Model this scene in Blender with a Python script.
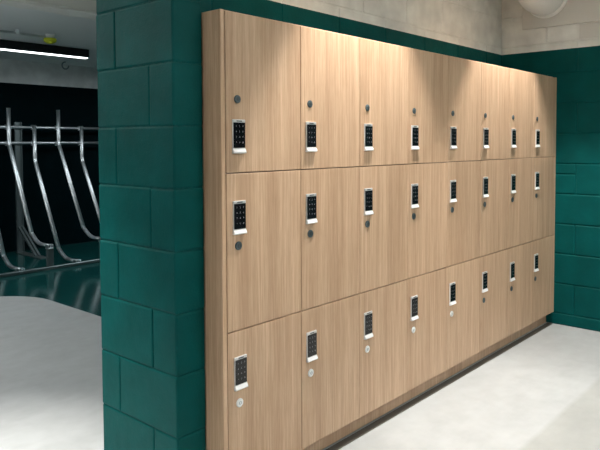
import bpy, bmesh, math, random
from mathutils import Vector, Matrix
for o in list(bpy.data.objects): bpy.data.objects.remove(o)
S = bpy.context.scene
COL = S.collection

# ------------------------------------------------------------ camera
cd = bpy.data.cameras.new('camera'); cam = bpy.data.objects.new('camera', cd); COL.objects.link(cam)
cd.sensor_width = 36; cd.lens = 38.39; cd.shift_x = -0.0161; cd.shift_y = -0.0920; cd.clip_start = 0.05
yaw, pitch, roll = 0.7141, 0.0429, -0.0032
fw = Vector((math.cos(yaw)*math.cos(pitch), math.sin(yaw)*math.cos(pitch), -math.sin(pitch)))
rt = Vector((math.sin(yaw), -math.cos(yaw), 0)); up = rt.cross(fw)
rt, up = math.cos(roll)*rt + math.sin(roll)*up, -math.sin(roll)*rt + math.cos(roll)*up
M = Matrix((rt, up, -fw)).transposed().to_4x4(); M.translation = Vector((-1.5287, -1.744, 1.3768))
cam.matrix_world = M
S.camera = cam

# ------------------------------------------------------------ world and exposure
w = bpy.data.worlds.new('world'); S.world = w; w.use_nodes = True
w.node_tree.nodes['Background'].inputs[0].default_value = (0.8, 0.85, 0.9, 1)
w.node_tree.nodes['Background'].inputs[1].default_value = 0.02
vs = S.view_settings
vs.view_transform = 'Standard'; vs.look = 'None'; vs.gamma = 1; vs.use_curve_mapping = False
vs.exposure = 0.60

# lamps: (x, y, ceiling z, spot watts, cone degrees, blend)
DOWNLIGHTS = [(0.84, -0.29, 2.75, 148, 70, 0.5), (2.40, -0.29, 2.75, 140, 73, 0.42),
              (-1.85, 0.45, 2.75, 62, 84, 0.7), (2.5, -1.6, 2.75, 45, 100, 0.8),  # two added fill lamps, out of view
              (-0.75, 0.80, 2.75, 330, 54, 0.9)]
# added up-and-down fill lights, out of view: x, y, z, length, width, ceiling height, watts down, watts up
FILL_PANELS = [(-2.6, -1.0, 2.40, 1.2, 0.2, 2.75, 6, 18), (0.9, -2.4, 2.40, 1.4, 0.2, 2.75, 11, 34), (-1.3, 3.55, 2.10, 1.6, 0.15, 2.432, 0.3, 22), (-1.5, 1.7, 2.30, 1.2, 0.2, 2.75, 0.8, 12)]

# ------------------------------------------------------------ materials
def nodemat(name):
    m = bpy.data.materials.new(name); m.use_nodes = True
    nt = m.node_tree; b = nt.nodes['Principled BSDF']
    return m, nt, b
def simple(name, col, rough=0.5, metal=0.0, emit=None, es=0):
    m, nt, b = nodemat(name)
    b.inputs['Base Color'].default_value = (*col, 1); b.inputs['Roughness'].default_value = rough
    b.inputs['Metallic'].default_value = metal
    if emit: b.inputs['Emission Color'].default_value = (*emit, 1); b.inputs['Emission Strength'].default_value = es
    n = nt.nodes.new('ShaderNodeTexNoise'); n.inputs['Scale'].default_value = 60
    bp = nt.nodes.new('ShaderNodeBump'); bp.inputs['Strength'].default_value = 0.05; bp.inputs['Distance'].default_value = 0.001
    nt.links.new(n.outputs[0], bp.inputs['Height']); nt.links.new(bp.outputs[0], b.inputs['Normal'])
    return m
def ramp(nt, stops):
    r = nt.nodes.new('ShaderNodeValToRGB'); e = r.color_ramp.elements
    while len(e) < len(stops): e.new(0.5)
    for k, (p, c) in zip(e, stops): k.position = p; k.color = (*c, 1)
    return r
def noise(nt, vec, scale, detail=4, rough=0.5):
    n = nt.nodes.new('ShaderNodeTexNoise'); n.inputs['Scale'].default_value = scale
    n.inputs['Detail'].default_value = detail; n.inputs['Roughness'].default_value = rough
    nt.links.new(vec, n.inputs['Vector']); return n
def mapping(nt, sc, src=None, loc=(0, 0, 0)):
    mp = nt.nodes.new('ShaderNodeMapping'); mp.inputs['Scale'].default_value = sc; mp.inputs['Location'].default_value = loc
    if src is None:
        tc = nt.nodes.new('ShaderNodeTexCoord'); src = tc.outputs['Object']
    nt.links.new(src, mp.inputs['Vector']); return mp
def mix(nt, mode, f, a, b):
    mx = nt.nodes.new('ShaderNodeMix'); mx.data_type = 'RGBA'; mx.blend_type = mode
    for s, v in ((mx.inputs[0], f), (mx.inputs[6], a), (mx.inputs[7], b)):
        if isinstance(v, bpy.types.NodeSocket): nt.links.new(v, s)
        elif isinstance(v, tuple): s.default_value = (*v, 1)
        else: s.default_value = v
    return mx.outputs[2]

def wood(name, tone=1.0):
    m, nt, b = nodemat(name)
    geo = nt.nodes.new('ShaderNodeNewGeometry')
    oi = nt.nodes.new('ShaderNodeObjectInfo')
    va = nt.nodes.new('ShaderNodeVectorMath'); va.operation = 'MULTIPLY_ADD'   # per-panel shift of the grain
    va.inputs[0].default_value = (7, 3, 11)
    nt.links.new(oi.outputs['Random'], va.inputs[1]); nt.links.new(geo.outputs['Position'], va.inputs[2])
    wv = noise(nt, mapping(nt, (3, 3, 0.8), va.outputs[0]).outputs[0], 1.0, 2)
    wo = nt.nodes.new('ShaderNodeVectorMath'); wo.operation = 'MULTIPLY_ADD'
    wo.inputs[1].default_value = (0.03, 0.03, 0)
    nt.links.new(wv.outputs['Color'], wo.inputs[0]); nt.links.new(va.outputs[0], wo.inputs[2])
    g1 = noise(nt, mapping(nt, (1, 1, 0.02), wo.outputs[0]).outputs[0], 120, 5, 0.65)
    g2 = noise(nt, mapping(nt, (1, 1, 0.04), wo.outputs[0]).outputs[0], 14, 3, 0.5)
    g3 = noise(nt, mapping(nt, (1, 1, 0.05), va.outputs[0]).outputs[0], 300, 3, 0.6)
    t = tone
    r1 = ramp(nt, [(0.30, (0.50*t, 0.325*t, 0.20*t)), (0.50, (0.60*t, 0.41*t, 0.27*t)), (0.68, (0.70*t, 0.50*t, 0.345*t))])
    nt.links.new(g1.outputs[0], r1.inputs[0])
    r2 = ramp(nt, [(0.32, (0.80, 0.77, 0.74)), (0.66, (1.0, 1.0, 1.0))]); nt.links.new(g2.outputs[0], r2.inputs[0])
    r3 = ramp(nt, [(0.35, (0.88, 0.86, 0.84)), (0.6, (1, 1, 1))]); nt.links.new(g3.outputs[0], r3.inputs[0])
    c = mix(nt, 'MULTIPLY', 1.0, r1.outputs[0], r2.outputs[0]); c = mix(nt, 'MULTIPLY', 0.8, c, r3.outputs[0])
    nt.links.new(c, b.inputs['Base Color']); b.inputs['Roughness'].default_value = 0.45
    b.inputs['Specular IOR Level'].default_value = 0.35
    bp = nt.nodes.new('ShaderNodeBump'); bp.inputs['Strength'].default_value = 0.15; bp.inputs['Distance'].default_value = 0.001
    nt.links.new(g3.outputs[0], bp.inputs['Height']); nt.links.new(bp.outputs[0], b.inputs['Normal'])
    return m

def blockwall(name, green, white, zb, rough=0.5, spec=0.10):
    """painted blockwork: green below the paint line at zb, off-white above it"""
    m, nt, b = nodemat(name)
    geo = nt.nodes.new('ShaderNodeNewGeometry'); pos = geo.outputs['Position']
    sep = nt.nodes.new('ShaderNodeSeparateXYZ'); nt.links.new(pos, sep.inputs[0])
    n1 = noise(nt, pos, 7, 4); n2 = noise(nt, pos, 160, 4, 0.6); n3 = noise(nt, pos, 30, 3)
    def vary(c):
        return ramp(nt, [(0.3, tuple(x*0.86 for x in c)), (0.7, tuple(min(1, x*1.12) for x in c))])
    rg = vary(green); nt.links.new(n1.outputs[0], rg.inputs[0])
    rw = vary(white); nt.links.new(n1.outputs[0], rw.inputs[0])
    gt = nt.nodes.new('ShaderNodeMath'); gt.operation = 'GREATER_THAN'; gt.inputs[1].default_value = zb
    nt.links.new(sep.outputs[2], gt.inputs[0])
    c = mix(nt, 'MIX', gt.outputs[0], rg.outputs[0], rw.outputs[0])
    nt.links.new(c, b.inputs['Base Color'])
    rr = nt.nodes.new('ShaderNodeMapRange'); rr.inputs[3].default_value = rough-0.08; rr.inputs[4].default_value = rough+0.12
    nt.links.new(n3.outputs[0], rr.inputs[0]); nt.links.new(rr.outputs[0], b.inputs['Roughness'])
    ad = nt.nodes.new('ShaderNodeMath'); ad.operation = 'ADD'
    nt.links.new(n2.outputs[0], ad.inputs[0]); nt.links.new(n3.outputs[0], ad.inputs[1])
    bp = nt.nodes.new('ShaderNodeBump'); b.inputs['Specular IOR Level'].default_value = spec; bp.inputs['Strength'].default_value = 0.6; bp.inputs['Distance'].default_value = 0.0022
    nt.links.new(ad.outputs[0], bp.inputs['Height']); nt.links.new(bp.outputs[0], b.inputs['Normal'])
    return m

def floormat(name, c0, c1, rough, edge_y=None):
    m, nt, b = nodemat(name)
    geo = nt.nodes.new('ShaderNodeNewGeometry'); pos = geo.outputs['Position']
    n1 = noise(nt, mapping(nt, (1, 2.2, 1), pos).outputs[0], 2.6, 6, 0.6); n2 = noise(nt, pos, 22, 4); n3 = noise(nt, pos, 9, 3)
    r = ramp(nt, [(0.34, c0), (0.64, c1)]); nt.links.new(n1.outputs[0], r.inputs[0])
    c = r.outputs[0]
    if edge_y:
        rs = ramp(nt, [(0.3, tuple(x*0.93 for x in c0)), (0.7, tuple(x*1.02 for x in c1))]); nt.links.new(n3.outputs[0], rs.inputs[0])
        c = mix(nt, 'MIX', 0.35, c, rs.outputs[0])
        sep = nt.nodes.new('ShaderNodeSeparateXYZ'); nt.links.new(pos, sep.inputs[0])   # greyer floor colour on the low-y side of this edge
        lt = nt.nodes.new('ShaderNodeMapRange'); lt.inputs[1].default_value = edge_y; lt.inputs[2].default_value = edge_y-0.03
        nt.links.new(sep.outputs[1], lt.inputs[0])
        c = mix(nt, 'MIX', lt.outputs[0], c, mix(nt, 'MULTIPLY', 1.0, c, (0.83, 0.82, 0.79)))
    nt.links.new(c, b.inputs['Base Color'])
    rr = nt.nodes.new('ShaderNodeMapRange'); rr.inputs[3].default_value = rough*0.8; rr.inputs[4].default_value = rough*1.2
    nt.links.new(n2.outputs[0], rr.inputs[0]); nt.links.new(rr.outputs[0], b.inputs['Roughness'])
    return m

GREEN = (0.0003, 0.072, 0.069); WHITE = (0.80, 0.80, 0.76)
PAINT_Z = 2.059
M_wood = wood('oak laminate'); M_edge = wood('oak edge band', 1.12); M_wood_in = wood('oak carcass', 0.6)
M_wall = blockwall('painted blockwork', GREEN, WHITE, PAINT_Z)
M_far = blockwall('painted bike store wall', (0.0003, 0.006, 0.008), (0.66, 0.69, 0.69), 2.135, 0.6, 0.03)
M_ceil = simple('grey white ceiling paint', (0.80, 0.83, 0.83), 0.75)
M_plaster = simple('off white plaster', (0.78, 0.79, 0.75), 0.7)
M_panel = simple('painted infill board', (0.66, 0.65, 0.61), 0.6)
M_floor = floormat('pale sheet vinyl', (0.385, 0.40, 0.40), (0.455, 0.472, 0.474), 0.45, -0.60)
M_gfloor = floormat('glossy dark green floor paint', (0.004, 0.05, 0.05), (0.006, 0.065, 0.062), 0.12)
M_steel = simple('galvanised steel', (0.70, 0.75, 0.78), 0.40, 1.0)
M_steel_d = simple('dull galvanised steel', (0.22, 0.27, 0.28), 0.42, 0.8)
M_silver = simple('satin silver casting', (0.78, 0.78, 0.78), 0.32, 0.55)
M_lip = simple('bright silver lip', (0.95, 0.95, 0.95), 0.35, 0.1)
M_black = simple('black glass keypad', (0.006, 0.006, 0.008), 0.12)
M_digit = simple('pale keypad numerals', (0.42, 0.43, 0.45), 0.6)
M_disc = simple('grey green plastic disc', (0.075, 0.105, 0.115), 0.45)
M_disc_c = simple('dark slot in disc', (0.035, 0.05, 0.055), 0.4)
M_discw = simple('white plastic disc', (0.95, 0.95, 0.94), 0.4)
M_discw_c = simple('grey hub of white disc', (0.40, 0.44, 0.45), 0.4)
M_dark = simple('dark brown strip', (0.075, 0.068, 0.055), 0.85)
M_fix = simple('black light housing', (0.008, 0.009, 0.01), 0.4)
M_tube = simple('lit diffuser', (0.9, 0.9, 0.9), 0.4, 0, (0.93, 0.98, 1.0), 3)
M_duct = simple('white painted duct', (0.9, 0.91, 0.89), 0.35)
M_cond = simple('white conduit', (0.8, 0.82, 0.83), 0.45)
M_yel = simple('yellow green plastic cap', (0.60, 0.66, 0.02), 0.4)
M_lampwhite = simple('white lamp trim', (0.8, 0.8, 0.8), 0.4)
M_lens = simple('lit lamp lens', (1, 1, 1), 0.4, 0, (1, 0.96, 0.9), 10)

# ------------------------------------------------------------ mesh helpers
def box(bm, a, b, mi=0, bev=0, seg=1):
    a = Vector(a); b = Vector(b); c = (a+b)/2; d = b-a
    r = bmesh.ops.create_cube(bm, size=1, matrix=Matrix.Translation(c) @ Matrix.Diagonal((abs(d.x), abs(d.y), abs(d.z), 1)))
    fs = set(f for v in r['verts'] for f in v.link_faces)
    if bev:
        es = list(set(e for v in r['verts'] for e in v.link_edges))
        q = bmesh.ops.bevel(bm, geom=es, offset=bev, segments=seg, profile=0.5, affect='EDGES')
        fs = set(q['faces']) | set(f for f in fs if f.is_valid) | set(f for v in q['verts'] for f in v.link_faces)
    for f in fs: f.material_index = mi
def cyl(bm, p0, p1, r, seg=20, mi=0, r2=None):
    p0 = Vector(p0); p1 = Vector(p1); d = p1-p0
    q = d.to_track_quat('Z', 'Y').to_matrix().to_4x4(); q.translation = (p0+p1)/2
    res = bmesh.ops.create_cone(bm, cap_ends=True, segments=seg, radius1=r, radius2=r if r2 is None else r2, depth=d.length, matrix=q)
    for f in set(f for v in res['verts'] for f in v.link_faces):
        f.material_index = mi; f.smooth = len(f.verts) == 4
def sweep(bm, path, prof, closed=True, up0=Vector((1, 0, 0)), mi=0, smooth=True, cap=True):
    """sweep a 2-D profile (side, normal) along a path; side axis stays near up0"""
    rings = []
    n = len(path)
    for i, p in enumerate(path):
        t = (path[min(i+1, n-1)]-path[max(i-1, 0)]).normalized()
        s = (up0 - t*up0.dot(t)).normalized(); nn = t.cross(s)
        rings.append([bm.verts.new(p + s*a + nn*b) for a, b in prof])
    k = len(prof)
    for i in range(n-1):
        for j in range(k if closed else k-1):
            f = bm.faces.new((rings[i][j], rings[i][(j+1) % k], rings[i+1][(j+1) % k], rings[i+1][j])); f.material_index = mi; f.smooth = smooth
    if cap and closed:
        for rg in (rings[0], rings[-1]):
            f = bm.faces.new(rg); f.material_index = mi
def obj(name, bm, mats, parent=None, loc=None, norm=True):
    if norm: bmesh.ops.recalc_face_normals(bm, faces=bm.faces)
    me = bpy.data.meshes.new(name); bm.to_mesh(me); bm.free()
    for m in (mats if isinstance(mats, (list, tuple)) else [mats]): me.materials.append(m)
    o = bpy.data.objects.new(name, me); COL.objects.link(o)
    if loc: o.location = loc
    if parent: o.parent = parent
    return o
def tag(o, label, cat, group=None):
    o['label'] = label; o['category'] = cat
    if group: o['group'] = group
    return o
def empty(name, loc, label, cat, group=None):
    o = bpy.data.objects.new(name, None); COL.objects.link(o); o.location = loc; o.empty_display_size = 0.05
    return tag(o, label, cat, group)
def struct(name, bm, mats, label=None, loc=None):
    o = obj(name, bm, mats, None, loc); o['kind'] = 'structure'
    if label: o['label'] = label
    return o
def BM(): return bmesh.new()
def circ(r, n=12, a0=0): return [(r*math.cos(a0+2*math.pi*i/n), r*math.sin(a0+2*math.pi*i/n)) for i in range(n)]
def fillet(pts, rad, seg=6):
    out = [pts[0]]
    for i in range(1, len(pts)-1):
        a, p, b = pts[i-1], pts[i], pts[i+1]
        u = (a-p); v = (b-p); r = min(rad, u.length*0.45, v.length*0.45)
        A = p+u.normalized()*r; B = p+v.normalized()*r
        for k in range(seg+1):
            t = k/seg; out.append(A*(1-t)**2 + p*2*t*(1-t) + B*t*t)
    out.append(pts[-1]); return out

# ------------------------------------------------------------ the setting
XE, YB, YP, XP, TH = 3.299, 0.435, 0.092, -0.139, 0.140
Z0, CH, BL = 0.087, 0.225, 0.45          # first bed joint, course height, block length
J, BV = 0.0006, 0.0075                     # joint gap, bevel

def polyface(bm, pts, z, mi=0):
    f = bm.faces.new([bm.verts.new((x, y, z)) for x, y in pts]); f.material_index = mi; return f
XMIN, XMAX, YMIN, YMAX = -4.5, 6.0, -3.4, 6.40
arc = [(0.58+0.6*math.sin(math.radians(a)), 3.63+0.6*math.cos(math.radians(a))) for a in range(0, 91, 6)]
bm = BM()
poly = [(XMIN, YMIN), (XMAX, YMIN), (XMAX, 0.5), (1.18, 0.5)] + arc[::-1] + [(XMIN, 4.23)]
top = polyface(bm, poly, 0)
g = bmesh.ops.extrude_face_region(bm, geom=[top])
for v in [e for e in g['geom'] if isinstance(e, bmesh.types.BMVert)]: v.co.z -= 0.05
struct('floor', bm, M_floor)
bm = BM()
poly = [(XMIN, 4.2315)] + [(x+0.0015, y+0.0015) for x, y in arc] + [(1.1815, 0.502), (XMAX, 0.502), (XMAX, YMAX), (XMIN, YMAX)]
top = polyface(bm, poly, -0.001)
g = bmesh.ops.extrude_face_region(bm, geom=[top])
for v in [e for e in g['geom'] if isinstance(e, bmesh.types.BMVert)]: v.co.z -= 0.05
struct('floor', bm, M_gfloor, 'glossy dark green painted floor of the bike store')

# end wall (right), blocks run along Y on the room face
rnd = random.Random(4)
def course(bm, k, spans, mk):
    z0 = Z0+(k-1)*CH+J/2; z1 = Z0+k*CH-J/2
    if k == 0: z0 = 0.0
    for s0, s1 in spans:
        j = rnd.uniform(-0.0008, 0.0008)
        mk(s0+J/2, s1-J/2, z0, z1, j)
ZT = 2.75
NC = 12
bm = BM()
box(bm, (XE+0.005, YMIN, 0), (XE+TH-0.01, YB+0.10, ZT))
for k in range(0, NC):
    off = -0.145 if k % 2 == 1 else -0.145+0.225
    ys = [YB-0.002]; y = off
    while y > YB-0.05: y -= BL
    while y > YMIN: ys.append(y); y -= BL
    ys.append(YMIN)
    sp = [(ys[i+1], ys[i]) for i in range(len(ys)-1)]
    def cut(a, b, z0, z1, j):
        if k == 5 and b > 0.3:      # the corner block of this course is made up of two thinner ones
            box(bm, (XE+j, a, z0), (XE+0.05, b, 1.134), 0, BV); box(bm, (XE+j, a, 1.135), (XE+0.05, b, z1), 0, BV)
        else: box(bm, (XE+j, a, z0), (XE+0.05, b, min(z1, ZT)), 0, BV)
    course(bm, k, sp, cut)
struct('wall_right', bm, M_wall)
# back wall above and behind the lockers, blocks along X
bm = BM()
box(bm, (0.02, YB+0.004, 0), (XE+TH-0.01, YB+TH-0.004, ZT))
for k in range(0, NC):
    off = 1.457 if k % 2 == 0 else 1.457+0.225
    xs = [-0.003]; x = off
    while x > 0: x -= BL
    x += BL
    if x < 0.06: x += BL
    while x < XE-0.04: xs.append(x); x += BL
    xs.append(XE)
    sp = [(xs[i], xs[i+1]) for i in range(len(xs)-1)]
    course(bm, k, sp, lambda a, b, z0, z1, j: box(bm, (a, YB+j, z0), (b, YB+0.05, min(z1, ZT)), 0, BV))
    course(bm, k, [(1.18*0+a, b) for a, b in sp], lambda a, b, z0, z1, j: box(bm, (a, YB+TH-0.05, z0), (b, YB+TH+j, min(z1, ZT)), 0, BV))
struct('wall_back', bm, M_wall)
# stub wall (the green pillar)
bm = BM()
X0, X1, Y0, Y1 = XP, -0.006, YP, YB+TH+0.015
box(bm, (X0+0.0045, Y0+0.0045, 0), (X1-0.002, Y1-0.0045, ZT))
for k in range(0, NC):
    yj = YP+TH+0.003 if k % 2 == 1 else Y1-TH+0.006
    course(bm, k, [(Y0-J/2, yj), (yj, Y1+J/2)], lambda a, b, z0, z1, j: box(bm, (X0+j*1.8, a+j, z0), (X1, b, min(z1, ZT)), 0, 0.0075, 2))
struct('wall_left', bm, M_wall, 'dark green painted blockwork end of wall beside the lockers')
# far wall, side walls, front wall of both rooms
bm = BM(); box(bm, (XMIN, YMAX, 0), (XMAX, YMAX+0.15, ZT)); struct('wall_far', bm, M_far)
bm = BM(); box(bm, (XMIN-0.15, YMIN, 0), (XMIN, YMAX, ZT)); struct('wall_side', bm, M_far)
bm = BM(); box(bm, (XMIN, YMIN-0.15, 0), (XMAX, YMIN, ZT)); struct('wall_front', bm, M_wall)
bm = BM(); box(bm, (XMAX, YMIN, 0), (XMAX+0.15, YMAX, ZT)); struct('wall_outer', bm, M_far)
# ceilings: locker area, and the lower one of the bike store past the beam
bm = BM(); box(bm, (XMIN, YMIN, ZT), (XMAX, 2.49, ZT+0.12)); struct('ceiling', bm, M_plaster)
bm = BM(); box(bm, (XMIN, 2.64, 2.432), (XMAX, YMAX, ZT+0.12)); struct('ceiling', bm, M_ceil)
bm = BM()
nseg = 90
for face in range(1):
    lo = []; hi = []
    rb = random.Random(8)
    v = [[bm.verts.new((XMIN+(XMAX-XMIN)*i/nseg, y, z + (rb.uniform(-0.009, 0.009) if z < 2.35 else 0))) for i in range(nseg+1)] for (y, z) in ((2.49, ZT), (2.49, 2.325), (2.475, 2.318), (2.478, 2.300), (2.64, 2.300), (2.64, ZT))]
    for a in range(6):
        for i in range(nseg): bm.faces.new((v[a][i], v[a][i+1], v[(a+1) % 6][i+1], v[(a+1) % 6][i]))
    bm.faces.new([r[0] for r in v]); bm.faces.new([r[-1] for r in v])
struct('trim_1', bm, M_plaster, 'downstand beam between locker area and bike store')
# infill board and duct elbow on the end wall
bm = BM(); box(bm, (XE-0.022, -1.4, 2.232), (XE-0.0015, 0.262, ZT), 0, 0.002)
struct('trim_2', bm, M_panel, 'painted infill board around the duct on the end wall')
bm = BM(); box(bm, (XE-0.0065, -2.0, 2.122), (XE-0.0015, -0.16, 2.226), 0, 0.002)
struct('trim_3', bm, M_panel, 'narrow painted strip below the infill board')

# ------------------------------------------------------------ lockers
T, W, H, ZB = 0.0217, 0.4069, 0.5871, 0.0904
LW = 2*T+8*W; ZTOP = ZB+3*H
DEPTH = YB-0.006
DT = 0.019
def text_verts(s, size):
    cu = bpy.data.curves.new('t', 'FONT'); cu.body = s; cu.size = size; cu.align_x = 'CENTER'; cu.align_y = 'CENTER'; cu.resolution_u = 1
    o = bpy.data.objects.new('t', cu); COL.objects.link(o)
    dg = bpy.context.evaluated_depsgraph_get(); me = bpy.data.meshes.new_from_object(o.evaluated_get(dg))
    bpy.data.objects.remove(o); return me
def put_text(bm, s, size, cx, y, cz, mi):
    me = text_verts(s, size); base = [bm.verts.new((cx+v.co.x, y, cz+v.co.y)) for v in me.vertices]
    for p in me.polygons:
        try: f = bm.faces.new([base[i] for i in p.vertices]); f.material_index = mi
        except ValueError: pass
    bpy.data.meshes.remove(me)

# shared meshes, each in door coordinates: x from the door's left seam, z from its own origin
def mk_lock():
    """housing, keypad, lip; origin at the centre of the housing on the door face"""
    w2, h2, d = 0.0310, 0.0610, 0.0068
    bm = BM(); box(bm, (-w2, -d, -h2), (w2, 0, h2), 0, 0.002, 2)
    box(bm, (-0.013, -d-0.0010, h2-0.0075), (0.013, -d, h2-0.0040), 1)                          # sensor slot
    hs = obj('keypad_lock', bm, [M_silver, M_disc_c])
    bm = BM(); box(bm, (-0.0292, -d-0.0018, -0.0435), (0.0292, -d+0.001, 0.0500), 0, 0.0012)
    rows = ['123', '456', '789', '*0#']
    for r, row in enumerate(rows):
        for c, ch in enumerate(row):
            put_text(bm, ch, 0.0095, (c-1)*0.0165, -d-0.0021, 0.0365-r*0.0200, 1)
    kp = obj('keypad', bm, [M_black, M_digit], norm=False)
    bm = BM()   # wedge shaped finger pull below the keypad
    prof = [(0, -h2-0.003), (-d-0.005, -h2-0.002), (-d-0.0065, -h2+0.001), (-d-0.006, -h2+0.004), (-d-0.001, -h2+0.0145), (0, -h2+0.0145)]
    L = [bm.verts.new((-w2, y, z)) for y, z in prof]; R_ = [bm.verts.new((w2, y, z)) for y, z in prof]
    n = len(prof)
    for i in range(n): bm.faces.new((L[i], L[(i+1) % n], R_[(i+1) % n], R_[i]))
    bm.faces.new(L); bm.faces.new(R_)
    bmesh.ops.recalc_face_normals(bm, faces=bm.faces)
    bmesh.ops.bevel(bm, geom=list(bm.edges), offset=0.001, segments=1, affect='EDGES')
    lp = obj('finger_pull', bm, M_lip)
    return hs, kp, lp
def mk_disc(r, m0, m1, hub):
    bm = BM(); cyl(bm, (0, 0, 0), (0, -0.0035, 0), r, 28, 0); cyl(bm, (0, -0.0035, 0), (0, -0.0045, 0), r*0.93, 28, 0, r*0.8)
    cyl(bm, (0, -0.004, 0), (0, -0.0056, 0), r*hub, 20, 1)
    box(bm, (-r*0.10, -0.0062, -r*hub*0.7), (r*0.10, -0.0050, r*hub*0.7), 0)
    return obj('lock_disc', bm, [m0, m1])
bm = BM(); G = 0.0016
box(bm, (G*0.75, 0, 0.0022), (W-G*0.75, DT, H-0.0022), 0, 0.0013, 1); P_door = obj('door', bm, M_wood)
bm = BM(); a, b_ = 0.0008, W-0.0008; y0, y1 = DT+0.0025, DEPTH
box(bm, (a, y0, 0.001), (a+0.008, y1, H-0.001)); box(bm, (b_-0.008, y0, 0.001), (b_, y1, H-0.001))
box(bm, (a+0.008, y0, 0.001), (b_-0.008, y1, 0.010)); box(bm, (a+0.008, y0, H-0.010), (b_-0.008, y1, H-0.001))
box(bm, (a+0.008, y1-0.006, 0.010), (b_-0.008, y1, H-0.010))
P_body = obj('carcass', bm, M_wood_in)
P_lock, P_key, P_pull = mk_lock()
P_disc = [mk_disc(0.0150, M_disc, M_disc_c, 0.45), mk_disc(0.0162, M_disc, M_disc_c, 0.50), mk_disc(0.0165, M_discw, M_discw_c, 0.42)]
protos = [P_door, P_body, P_lock, P_key, P_pull] + P_disc
ordn = ['first', 'second', 'third', 'fourth', 'fifth', 'sixth', 'seventh', 'eighth']
rown = ['top', 'middle', 'bottom']
look = ['grey disc above its keypad', 'dark disc below its keypad', 'white disc below its keypad']
LOCKZ = [1.4005-(ZB+2*H), 1.1015-(ZB+H), 0.520-ZB]
DISCZ = [1.536-(ZB+2*H), 0.995-(ZB+H), 0.404-ZB]
def cp(p, parent, loc=(0, 0, 0)):
    c = p.copy(); COL.objects.link(c); c.parent = parent; c.location = loc; return c
for row in range(3):
    for c in range(8):
        dk = row if not (row == 2 and c >= 5) else 1      # the last three of the bottom row have dark discs
        if c == 0: where = '%s-row oak locker next to the green block pillar, %s' % (rown[row], look[dk])
        elif c == 7: where = '%s-row oak locker beside the green end wall, %s' % (rown[row], look[dk])
        else: where = '%s-row oak locker, %s column from the pillar, %s' % (rown[row], ordn[c], look[dk])
        L = empty('locker', (T+c*W, 0, ZB+(2-row)*H), where, 'locker', 'oak lockers with keypad locks')
        cp(P_body, L); cp(P_door, L)
        lk = cp(P_lock, L, (0.0600, 0, LOCKZ[row])); cp(P_key, lk); cp(P_pull, lk)
        d = cp(P_disc[dk], L, (0.0565, 0, DISCZ[row]))
        if dk == 2: d['label'] = 'white lock disc'
for p in protos: bpy.data.objects.remove(p)

bm = BM(); box(bm, (0.0, 0, 0.0), (T-0.0022, DEPTH, ZTOP+0.001), 0, 0.0013)
tag(obj('end_panel', bm, M_edge), 'full-height oak panel closing the lockers beside the green pillar', 'panel')
bm = BM(); box(bm, (LW-T+0.0022, 0, ZB), (LW-0.002, DEPTH, ZTOP+0.001), 0, 0.0013)
tag(obj('end_panel', bm, M_edge), 'slim oak panel closing the lockers against the green end wall', 'panel')
bm = BM(); box(bm, (T-0.0015, 0.022, ZTOP+0.0003), (LW-T+0.0015, DEPTH, ZTOP+0.006), 0, 0.001)
tag(obj('top_panel', bm, M_edge), 'long thin oak panel lying across the top of the lockers', 'panel')
bm = BM(); box(bm, (T, 0.045, 0.010), (LW-0.035, 0.063, ZB-0.001), 0, 0.001)
tag(obj('plinth', bm, M_wood), 'recessed oak kickboard running along under the bottom lockers', 'plinth')
bm = BM(); box(bm, (T, 0.002, 0.0005), (LW-0.012, 0.043, 0.003))
tag(obj('floor_strip', bm, M_dark), 'dark strip on the floor in front of the oak kickboard', 'strip')  # thin dark strip between the door line and the kickboard

# ------------------------------------------------------------ duct elbow
t = empty('duct', (XE-0.023, 0.075, 2.455), 'white round ventilation duct elbow on the end wall above the lockers', 'duct')
bm = BM()
path = fillet([Vector((0, 0, 0)), Vector((-0.22, 0, 0)), Vector((-0.22, 0, 0.222))], 0.2, 10)
sweep(bm, path, circ(0.145, 36), up0=Vector((0, 1, 0)))
obj('elbow', bm, M_duct, t)
bm = BM(); cyl(bm, (0, 0, 0), (-0.012, 0, 0), 0.158, 40); cyl(bm, (-0.012, 0, 0), (-0.03, 0, 0), 0.150, 40)
obj('flange', bm, M_duct, t)

# ------------------------------------------------------------ ceiling lamps of the locker area and added fill lights
for i, (x, y, z, wt, ang, bl) in enumerate(DOWNLIGHTS):
    lab = ['recessed ceiling downlight over the second and third locker columns', 'recessed ceiling downlight over the sixth locker column',
           'added fill downlight left of the lockers', 'added fill downlight out over the middle of the floor',
           'recessed ceiling downlight in the passage behind the pillar'][i]
    t = empty('downlight', (x, y, z), lab, 'ceiling light', 'recessed downlights')
    bm = BM(); cyl(bm, (0, 0, 0), (0, 0, -0.008), 0.055, 32); obj('rim', bm, M_lampwhite, t)
    bm = BM(); cyl(bm, (0, 0, -0.008), (0, 0, -0.010), 0.042, 28); obj('lens', bm, M_lens, t)
    ld = bpy.data.lights.new('downlight beam', 'SPOT'); ld.energy = wt; ld.spot_size = math.radians(ang); ld.spot_blend = bl
    ld.shadow_soft_size = 0.014; ld.color = (1.0, 0.955, 0.90)
    lo = bpy.data.objects.new('downlight_beam', ld); COL.objects.link(lo); lo.parent = t; lo.location = (0, 0, -0.04)
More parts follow.
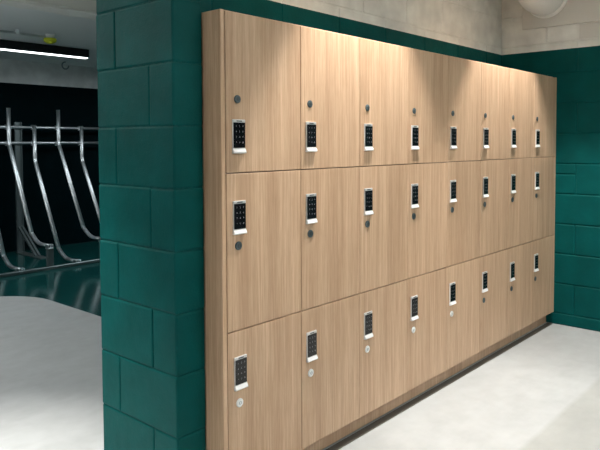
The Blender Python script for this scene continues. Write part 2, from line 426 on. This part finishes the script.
for i, (x, y, z, sx, sy, zc, wd, wu) in enumerate(FILL_PANELS):
    t = empty('fill_light', (x, y, z), ['added white fill light to the left of the lockers', 'added white fill light far out over the floor', 'added white fill light in the bike store, left of the conduit', 'added white fill light in the passage behind the pillar'][i], 'ceiling light', 'added fill lights')
    bm = BM(); box(bm, (-sx/2-0.02, -sy/2-0.02, -0.02), (sx/2+0.02, sy/2+0.02, 0.02), 0, 0.004); obj('frame', bm, M_lampwhite, t)
    bm = BM(); box(bm, (-sx/2, -sy/2, -0.024), (sx/2, sy/2, -0.019)); obj('diffuser', bm, M_lens, t)
    for q in (-sx*0.4, sx*0.4):
        bm = BM(); cyl(bm, (q, 0, 0.02), (q, 0, zc-z), 0.003, 8); obj('cable', bm, M_lampwhite, t)
    for nm, en, dz, rx in (('down_glow', wd, -0.035, 0), ('up_glow', wu, 0.03, math.pi)):
        ld = bpy.data.lights.new(nm, 'AREA'); ld.shape = 'RECTANGLE'; ld.size = sx; ld.size_y = sy; ld.energy = en; ld.color = (0.97, 0.98, 1.0)
        lo = bpy.data.objects.new(nm, ld); COL.objects.link(lo); lo.parent = t; lo.location = (0, 0, dz); lo.rotation_euler = (rx, 0, 0)

# ------------------------------------------------------------ bike store ceiling fittings
def tube_light(x, y, x0, x1, wt, label):
    t = empty('tube_light', (x, y, 2.432), label, 'ceiling light')
    bm = BM(); box(bm, (x0, -0.052, -0.094), (x1, 0.052, -0.006), 0, 0.003); obj('housing', bm, M_fix, t)
    bm = BM(); box(bm, (x0+0.03, -0.030, -0.103), (x1-0.005, 0.030, -0.091), 0, 0.004, 2); obj('lens', bm, M_tube, t)
    for sx in (x0*0.75, 0.0, x1*0.8):
        bm = BM(); box(bm, (sx-0.03, -0.02, -0.014), (sx+0.03, 0.02, 0)); obj('bracket', bm, M_fix, t)
    ld = bpy.data.lights.new('tube glow', 'AREA'); ld.shape = 'RECTANGLE'; ld.size = (x1-x0)*0.97; ld.size_y = 0.02; ld.energy = wt; ld.color = (0.92, 0.98, 1.0)
    lo = bpy.data.objects.new('tube_glow', ld); COL.objects.link(lo); lo.parent = t; lo.location = ((x0+x1)/2, 0, -0.106)
tube_light(0.4, 4.93, -2.6, 1.93, 16, 'long black linear ceiling light with a bright white lens over the bike store')
tube_light(4.1, 4.3, -1.1, 1.3, 26, 'added black linear fill light hidden to the right of the bike rack')  # added out of view to light the right edges of the channels

t = empty('conduit', (0.0, 4.22, 2.396), 'thin white conduit clipped along the bike store ceiling', 'pipe')
bm = BM(); cyl(bm, (-3.0, 0, 0), (1.488, 0, 0), 0.0125, 14); obj('pipe', bm, M_cond, t)
for x in (-2.2, -1.0, 0.1, 1.22):
    bm = BM(); box(bm, (x-0.014, -0.018, -0.014), (x+0.014, 0.018, 0.036), 0, 0.003); obj('clip', bm, M_cond, t)
t = empty('detector', (1.535, 4.22, 2.398), 'small yellow-green dome at the end of the ceiling conduit', 'detector')
bm = BM(); cyl(bm, (0, 0, 0.03), (0, 0, -0.012), 0.045, 24); obj('base', bm, M_cond, t)
bm = BM()
for a, b_, r0, r1 in ((-0.012, -0.026, 0.058, 0.062), (-0.026, -0.045, 0.062, 0.056), (-0.045, -0.060, 0.056, 0.030), (-0.060, -0.064, 0.030, 0.008)):
    cyl(bm, (0, 0, a), (0, 0, b_), r0, 28, 0, r1)
obj('cap', bm, M_yel, t)
bm = BM()
hk = [Vector((0.045*math.cos(math.radians(a)), 0, -0.045+0.045*math.sin(math.radians(a)))) for a in range(90, 361, 15)]
sweep(bm, [Vector((0, 0, 0.012))]+hk, circ(0.009, 10), up0=Vector((0, 1, 0)))
tag(obj('ceiling_hook', bm, M_steel_d, loc=(2.70, 6.1, 2.425)), 'small curled hook on the bike store ceiling past the end of the black light', 'hook')

# ------------------------------------------------------------ bike rack
R0 = empty('bike_rack', (2.0, 6.2, 0), 'galvanised steel rack of slanting wheel channels against the dark wall', 'bike rack')
def W2(x, y, z): return Vector((x-2.0, y-6.2, z))
YW = 6.20
for z, r in ((1.575, 0.018), (1.380, 0.018)):
    bm = BM(); cyl(bm, W2(0.9, YW+0.03, z), W2(3.9, YW+0.03, z), r, 16); obj('rail', bm, M_steel, R0)
u = 0.026
# a pressed trough: two rolled lips with a sunken web between them
lip = [(u-0.010+0.010*math.cos(math.radians(a)), 0.010*math.sin(math.radians(a))) for a in range(-60, 181, 30)]
cprof = lip + [(0.006, -0.009), (-0.006, -0.009)] + [(-x, y) for x, y in lip[::-1]] + [(-u*0.55, -0.019), (u*0.55, -0.019)]
def channel(xt, high):
    dz = 0.215 if high else 0.0
    zt = 1.605+dz*0.95; zbend = 1.15+dz; xb = xt-0.145
    pts = [(xt, YW, zt), (xt, YW, zbend), (xb+0.02, 5.40, 0.135+dz), (xb, 5.20, 0.035+dz), (xb, 4.95, 0.040+dz)]
    pts = [W2(*p) for p in pts]
    a = fillet(pts[:3], 0.05, 5)
    b = fillet([a[-1], pts[2], pts[3], pts[4]], 0.22, 8)
    path = a[:-1]+b
    # normals: the channel opens upwards/forwards
    bm = BM(); sweep(bm, path, [(s, -n) for s, n in cprof], up0=Vector((1, 0, 0)), smooth=True)
    ch = obj('wheel_channel', bm, M_steel, R0)
    bm = BM(); c = pts[4]
    box(bm, c+Vector((-0.034, -0.03, -0.018)), c+Vector((-0.022, 0.03, 0.020)), 0, 0.002); box(bm, c+Vector((0.022, -0.03, -0.018)), c+Vector((0.034, 0.03, 0.020)), 0, 0.002)
    box(bm, c+Vector((-0.034, -0.03, -0.030)), c+Vector((0.034, 0.03, -0.020)), 0, 0.002)
    obj('clamp', bm, M_steel, ch)
    bm = BM(); box(bm, W2(xt-0.03, YW+0.01, 1.375-0.03), W2(xt+0.03, YW+0.05, 1.375+0.03), 0, 0.004)
    obj('bracket', bm, M_steel, ch)
    bm = BM(); box(bm, W2(xt-0.03, YW+0.01, 1.545), W2(xt+0.03, YW+0.05, 1.605), 0, 0.004)
    obj('bracket', bm, M_steel, ch)
    if high:
        bm = BM(); box(bm, W2(xb-0.035, 4.925, 0.036), W2(xb+0.035, 4.965, 0.225), 0, 0.003); obj('riser', bm, M_steel_d, R0)
for xt, hi in ((1.68, 0), (2.0, 1), (2.32, 0), (2.64, 1), (2.965, 0), (1.36, 1)):
    channel(xt, hi)
bm = BM(); box(bm, W2(1.0, 4.905, 0.0), W2(3.2, 4.955, 0.034), 0, 0.003); obj('base_bar', bm, M_steel_d, R0)
# wall-side post with diagonal brace and foot plate
bm = BM(); x0, x1 = 2.090, 2.178
box(bm, W2(x0, YW+0.055, 0.008), W2(x1, YW+0.062, 1.64), 0, 0.001)
box(bm, W2(x0, YW+0.035, 0.008), W2(x0+0.006, YW+0.055, 1.64)); box(bm, W2(x1-0.006, YW+0.035, 0.008), W2(x1, YW+0.055, 1.64))
obj('post', bm, M_steel_d, R0)
bm = BM(); box(bm, W2(x0-0.01, 5.62, 0.0), W2(x1+0.01, YW+0.07, 0.008), 0, 0.002); obj('foot_plate', bm, M_steel_d, R0)
bm = BM()
path = [W2(2.134, YW+0.03, 0.33), W2(2.134, 5.80, 0.012)]
for dx in (-0.022, 0.022):
    sweep(bm, [p+Vector((dx, 0, 0)) for p in path], [(-0.012, -0.012), (0.012, -0.012), (0.012, 0.012), (-0.012, 0.012)], smooth=False)
obj('brace', bm, M_steel_d, R0)
